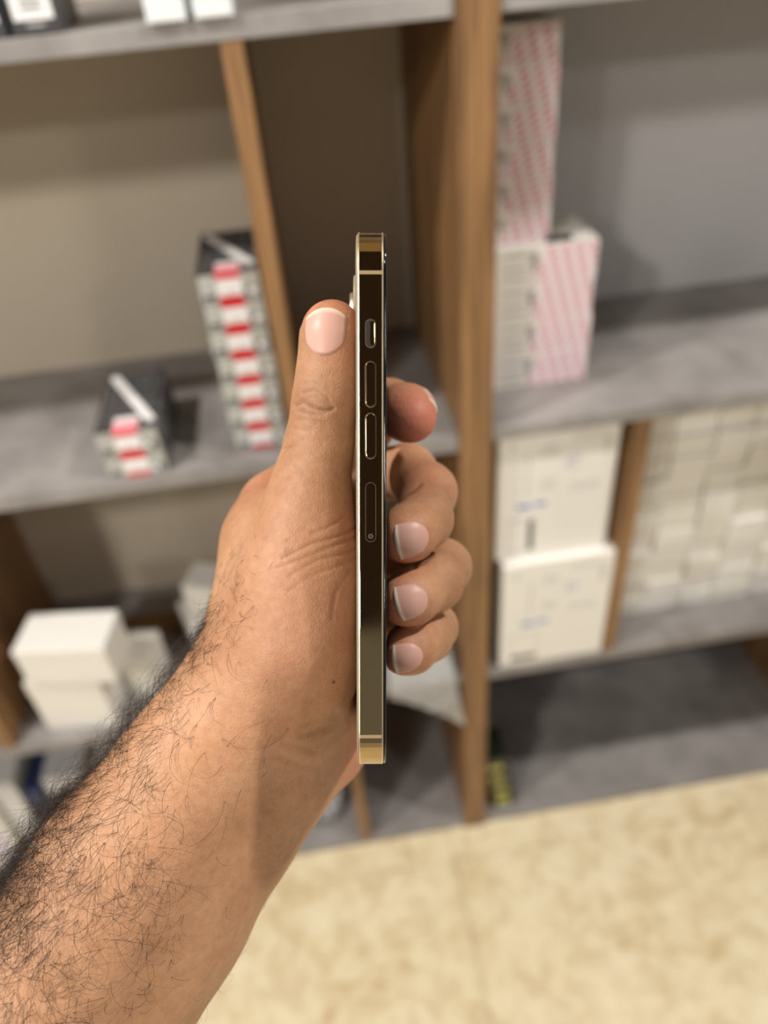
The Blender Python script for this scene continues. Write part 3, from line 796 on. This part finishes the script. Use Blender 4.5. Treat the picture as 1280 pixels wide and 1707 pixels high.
def make_skin():
    m, nt, b = mat_new('brown_skin')
    v = coords(nt)
    ca = nt.nodes.new('ShaderNodeVertexColor'); ca.layer_name = 'pigment'
    sp = nt.nodes.new('ShaderNodeSeparateColor'); nt.links.new(ca.outputs['Color'], sp.inputs[0])
    base = ramp(nt, noise(nt, v, 42, 5, 0.6), [(0.3, srgb(170, 124, 92)), (0.5, srgb(184, 138, 103)), (0.7, srgb(194, 149, 115))])
    fine = ramp(nt, noise(nt, v, 420, 4, 0.6), [(0.3, (0.9, 0.86, 0.83, 1)), (0.7, (1.06, 1.06, 1.06, 1))])
    mm = nt.nodes.new('ShaderNodeMix'); mm.data_type = 'RGBA'; mm.blend_type = 'MULTIPLY'; mm.inputs[0].default_value = 1.0
    nt.links.new(base, mm.inputs[6]); nt.links.new(fine, mm.inputs[7])
    c = mixc(nt, mm.outputs[2], srgb(206, 118, 98), sp.outputs[0])
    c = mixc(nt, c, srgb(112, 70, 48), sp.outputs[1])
    c = mixc(nt, c, srgb(40, 24, 18), sp.outputs[2])
    nt.links.new(c, b.inputs['Base Color'])
    b.inputs['Roughness'].default_value = 0.5; b.inputs['Specular IOR Level'].default_value = 0.35
    b.inputs['Subsurface Weight'].default_value = 0.12; b.inputs['Subsurface Radius'].default_value = (1.0, 0.35, 0.2)
    b.inputs['Subsurface Scale'].default_value = 0.003
    vo = nt.nodes.new('ShaderNodeTexVoronoi'); vo.feature = 'DISTANCE_TO_EDGE'; vo.inputs['Scale'].default_value = 1100
    nt.links.new(v, vo.inputs['Vector'])
    h = math_n(nt, 'ADD', math_n(nt, 'MULTIPLY', vo.outputs['Distance'], 0.5), noise(nt, v, 500, 5, 0.65))
    bump(nt, b, h, 0.6, 0.0004)
    return m
SKIN = make_skin()
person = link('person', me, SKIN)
tag(person, 'bare hairy left forearm and hand gripping the gold smartphone', 'person')

# nails
def make_nail():
    m, nt, b = mat_new('nail_plate')
    ca = nt.nodes.new('ShaderNodeVertexColor'); ca.layer_name = 'edge'
    nt.links.new(mixc(nt, srgb(210, 163, 148), srgb(238, 222, 200), ca.outputs['Color']), b.inputs['Base Color'])
    b.inputs['Roughness'].default_value = 0.42; b.inputs['Specular IOR Level'].default_value = 0.35
    return m
NAIL = make_nail()
def nail(name, c, tipdir, nrm, length, width, tipv=0.88, nu=15, nv=17):
    """plate following the flesh: c centre (px,py,depth), tipdir/nrm in camera mm frame"""
    c = cam_pt(*c); t = np.array(tipdir, float); n = np.array(nrm, float); n /= np.linalg.norm(n)
    t -= n*(t @ n); t /= np.linalg.norm(t); s = np.cross(t, n)
    P, E = [], []
    for j in range(nv):
        v = j/(nv-1)                                   # 0 base, 1 free edge
        for i in range(nu):
            u = -1+2*i/(nu-1)
            base = -0.5+0.30*abs(u)**2.4; tip = 0.5-0.16*abs(u)**2.2
            yy = base+(tip-base)*v
            wv = width/2*(0.93+0.10*math.sin(min(v, .6)*math.pi/1.2))
            P.append(c+t*yy*length+s*u*wv+n*0.0); E.append(min(1.0, max(0.0, (v-tipv)/0.04)))
    P = np.array(P)
    # drop onto the flesh along -n
    st = P+n*7.0; d = np.zeros(len(P))
    for _ in range(60):
        f = sample(st-n*d[:, None]); d = d+np.clip(f, -0.5, 0.8)*0.7
    S = st-n*np.clip(d, 0, 13)[:, None]
    # smooth into a plate
    g = S.reshape(nv, nu, 3).copy()
    for _ in range(6):
        g[1:-1, 1:-1] = (g[:-2, 1:-1]+g[2:, 1:-1]+g[1:-1, :-2]+g[1:-1, 2:])/4
    lift = np.zeros((nv, nu))
    for j in range(nv):
        for i in range(nu):
            e = min(1, min(i, nu-1-i)/2.5); lift[j, i] = 0.16+0.26*e*min(1, j/2.5)+0.15*max(0, (j/(nv-1)-0.8))
    top = g+n*lift[:, :, None]; bot = g-n*0.5
    vs = np.concatenate([top.reshape(-1, 3), bot.reshape(-1, 3)]); N = nu*nv; fs = []
    for j in range(nv-1):
        for i in range(nu-1):
            a = j*nu+i; fs.append((a, a+1, a+nu+1, a+nu)); fs.append((N+a, N+a+nu, N+a+nu+1, N+a+1))
    loop = [i for i in range(nu)]+[j*nu+nu-1 for j in range(1, nv)]+[(nv-1)*nu+i for i in range(nu-2, -1, -1)]+[j*nu for j in range(nv-2, 0, -1)]
    for a, b in zip(loop, loop[1:]+loop[:1]): fs.append((a, N+a, N+b, b))
    m = bpy.data.meshes.new(name); m.from_pydata([tuple(p) for p in to_world(vs)], [], fs); m.update()
    bm = bmesh.new(); bm.from_mesh(m); bmesh.ops.recalc_face_normals(bm, faces=bm.faces); bm.to_mesh(m); bm.free()
    for p in m.polygons: p.use_smooth = True
    at = m.color_attributes.new('edge', 'FLOAT_COLOR', 'POINT')
    cc = np.ones((2*N, 4), np.float32); cc[:, :3] = np.tile(np.array(E), 2)[:, None]
    at.data.foreach_set('color', cc.ravel())
    o = link(name, m, NAIL, person); return o
nail('thumb_nail', (543, 555, 225), (0.03, 1, 0.12), (-0.12, 0.10, -1), 14.0, 12.0, 0.92)
nail('finger_nail', (679, 899, 236), (-1, -0.30, -0.55), (0.45, 0.05, -1), 10.6, 10.6)
nail('finger_nail', (678, 1001, 238), (-1, -0.30, -0.5), (0.42, 0.05, -1), 10.0, 10.4)
nail('finger_nail', (672, 1094, 243), (-1, -0.25, -0.5), (0.42, 0.05, -1), 9.2, 9.2)
nail('finger_nail', (706, 672, 262), (0.55, -0.8, -0.5), (0.8, 0.55, 0.15), 9.5, 9.0)

# hairs on the forearm, back of the hand and thumb
def make_hairmat():
    m, nt, b = mat_new('dark_body_hair')
    b.inputs['Base Color'].default_value = srgb(38, 26, 20); b.inputs['Roughness'].default_value = 0.35
    return m
rowp = PXY
A0, A1 = np.array([-60., 1560.]), np.array([360., 985.])       # left outline of the arm in the photo
adir = (A1-A0)/np.linalg.norm(A1-A0); anrm = np.array([-adir[1], adir[0]])
along = (PXY-A0) @ adir; across = (PXY-A0) @ anrm
# across is signed distance from the outline, inside the arm
if across[np.argmin(np.linalg.norm(PXY-np.array([300, 1400]), axis=1))] < 0: across = -across
dens = np.zeros(len(V))
arm = (PXY[:, 1] > 1030) & (PXY[:, 0] < 520)
fade = np.clip((760-along)/300, 0, 1)
dens += np.where(arm & (FACING > -0.75), np.exp(-np.maximum(across, 0)/60.)*fade*(1.1+0.5*(across < 22))+1.25*np.clip((330-across)/200, 0, 1)*fade*np.clip((420-along)/350, 0.12, 1), 0)
dens += np.where((seg_dist(PXY, [(395, 960), (420, 935), (455, 920)]) < 34) & front, 0.7, 0)
dens += np.where((seg_dist(PXY, [(380, 1010), (350, 1060)]) < 45) & front, 0.9, 0)
dens += np.where((seg_dist(PXY, [(488, 738), (503, 738)]) < 14) & front, 0.9, 0)
# fine edge hairs on the underside outline
dens += np.where((PXY[:, 1] > 1430) & (FACING < 0.3) & (FACING > -0.3) & (across > 250), 0.12, 0)
# per-vertex area weight (coarse grid cells hold more skin)
wgt = np.where(V[:, 0] < -55, 5.0, 1.0)*np.where(V[:, 1] < -85, 2.0, 1.0)
pr = dens*wgt; pr /= pr.sum()
NH = 17000
pick = rng.choice(len(V), NH, p=pr)
roots = V[pick]; n = VN[pick]; ac = across[pick]; fd = fade[pick]
axis3 = cam_pt(360, 1150, 245)-cam_pt(60, 1560, 225); axis3 /= np.linalg.norm(axis3)
onarm = (PXY[pick, 1] > 1000) & (ac < 360)
unit = lambda a: a/np.maximum(np.linalg.norm(a, axis=1, keepdims=True), 1e-9)
# neighbouring hairs lean alike: a smooth field over the skin plus scatter
ph = np.sin(PXY[pick, 0]/31.+1.7*np.sin(PXY[pick, 1]/47.))
t = axis3*(rng.normal(-0.1, 0.45, NH)+0.7*ph)[:, None]+np.array([-0.25, -0.6, 0])+rng.normal(size=(NH, 3))*0.4
t = unit(t-n*(t*n).sum(1, keepdims=True))
L = np.where(onarm, rng.gamma(5.0, 2.6, NH)+3.5, rng.uniform(3.0, 7.5, NH))
L = np.minimum(L, 25)*np.where(onarm & (ac > 250), 0.4, 1.0)*np.where(onarm, 0.5+0.5*fd, 1.0)
rise = rng.uniform(0.25, 0.85, NH)[:, None]
d = t*np.cos(rise)+n*np.sin(rise)
curl = ((0.10+np.abs(rng.normal(0, 0.2, NH)))*rng.choice([-1, 1], NH))[:, None]; drop = rng.uniform(0.08, 0.2, NH)[:, None]
r0 = np.where(onarm, rng.uniform(0.038, 0.072, NH), 0.036)
NS = 9
p = roots.copy(); pts = []
for k in range(NS):
    pts.append(p.copy())
    p = p+d*(L/(NS-1))[:, None]
    d = unit(d+np.cross(n, d)*curl-n*drop)
    if k > 1:                                   # never dive under the skin
        h = sample(p)[:, None]; low = h < 0.25
        p = np.where(low, p+n*(0.25-h)*0.7, p); dn = np.minimum((d*n).sum(1, keepdims=True), 0)
        d = unit(np.where(low, d-n*dn*1.2, d))
pts = np.array(pts)                             # NS, NH, 3
hv = np.zeros((NH, NS, 3, 3))
for k in range(NS):
    dd = unit(pts[min(k+1, NS-1)]-pts[max(k-1, 0)]); a = unit(np.cross(dd, n)); b2 = np.cross(dd, a)
    rr = (r0*(1-0.8*k/(NS-1)))[:, None]
    for s_ in range(3):
        an = 2*math.pi*s_/3; hv[:, k, s_] = pts[k]+(a*math.cos(an)+b2*math.sin(an))*rr
hv = hv.reshape(-1, 3)
one = np.array([(k*3+s_, k*3+(s_+1) % 3, k*3+3+(s_+1) % 3, k*3+3+s_) for k in range(NS-1) for s_ in range(3)])
hf = (one[None]+(np.arange(NH)*NS*3)[:, None, None]).reshape(-1, 4).tolist()
hm = bpy.data.meshes.new('arm_hair'); hm.from_pydata([tuple(v) for v in to_world(np.array(hv))], [], hf); hm.update()
for p in hm.polygons: p.use_smooth = True
ho = link('arm_hair', hm, make_hairmat(), person); ho['kind'] = 'stuff'
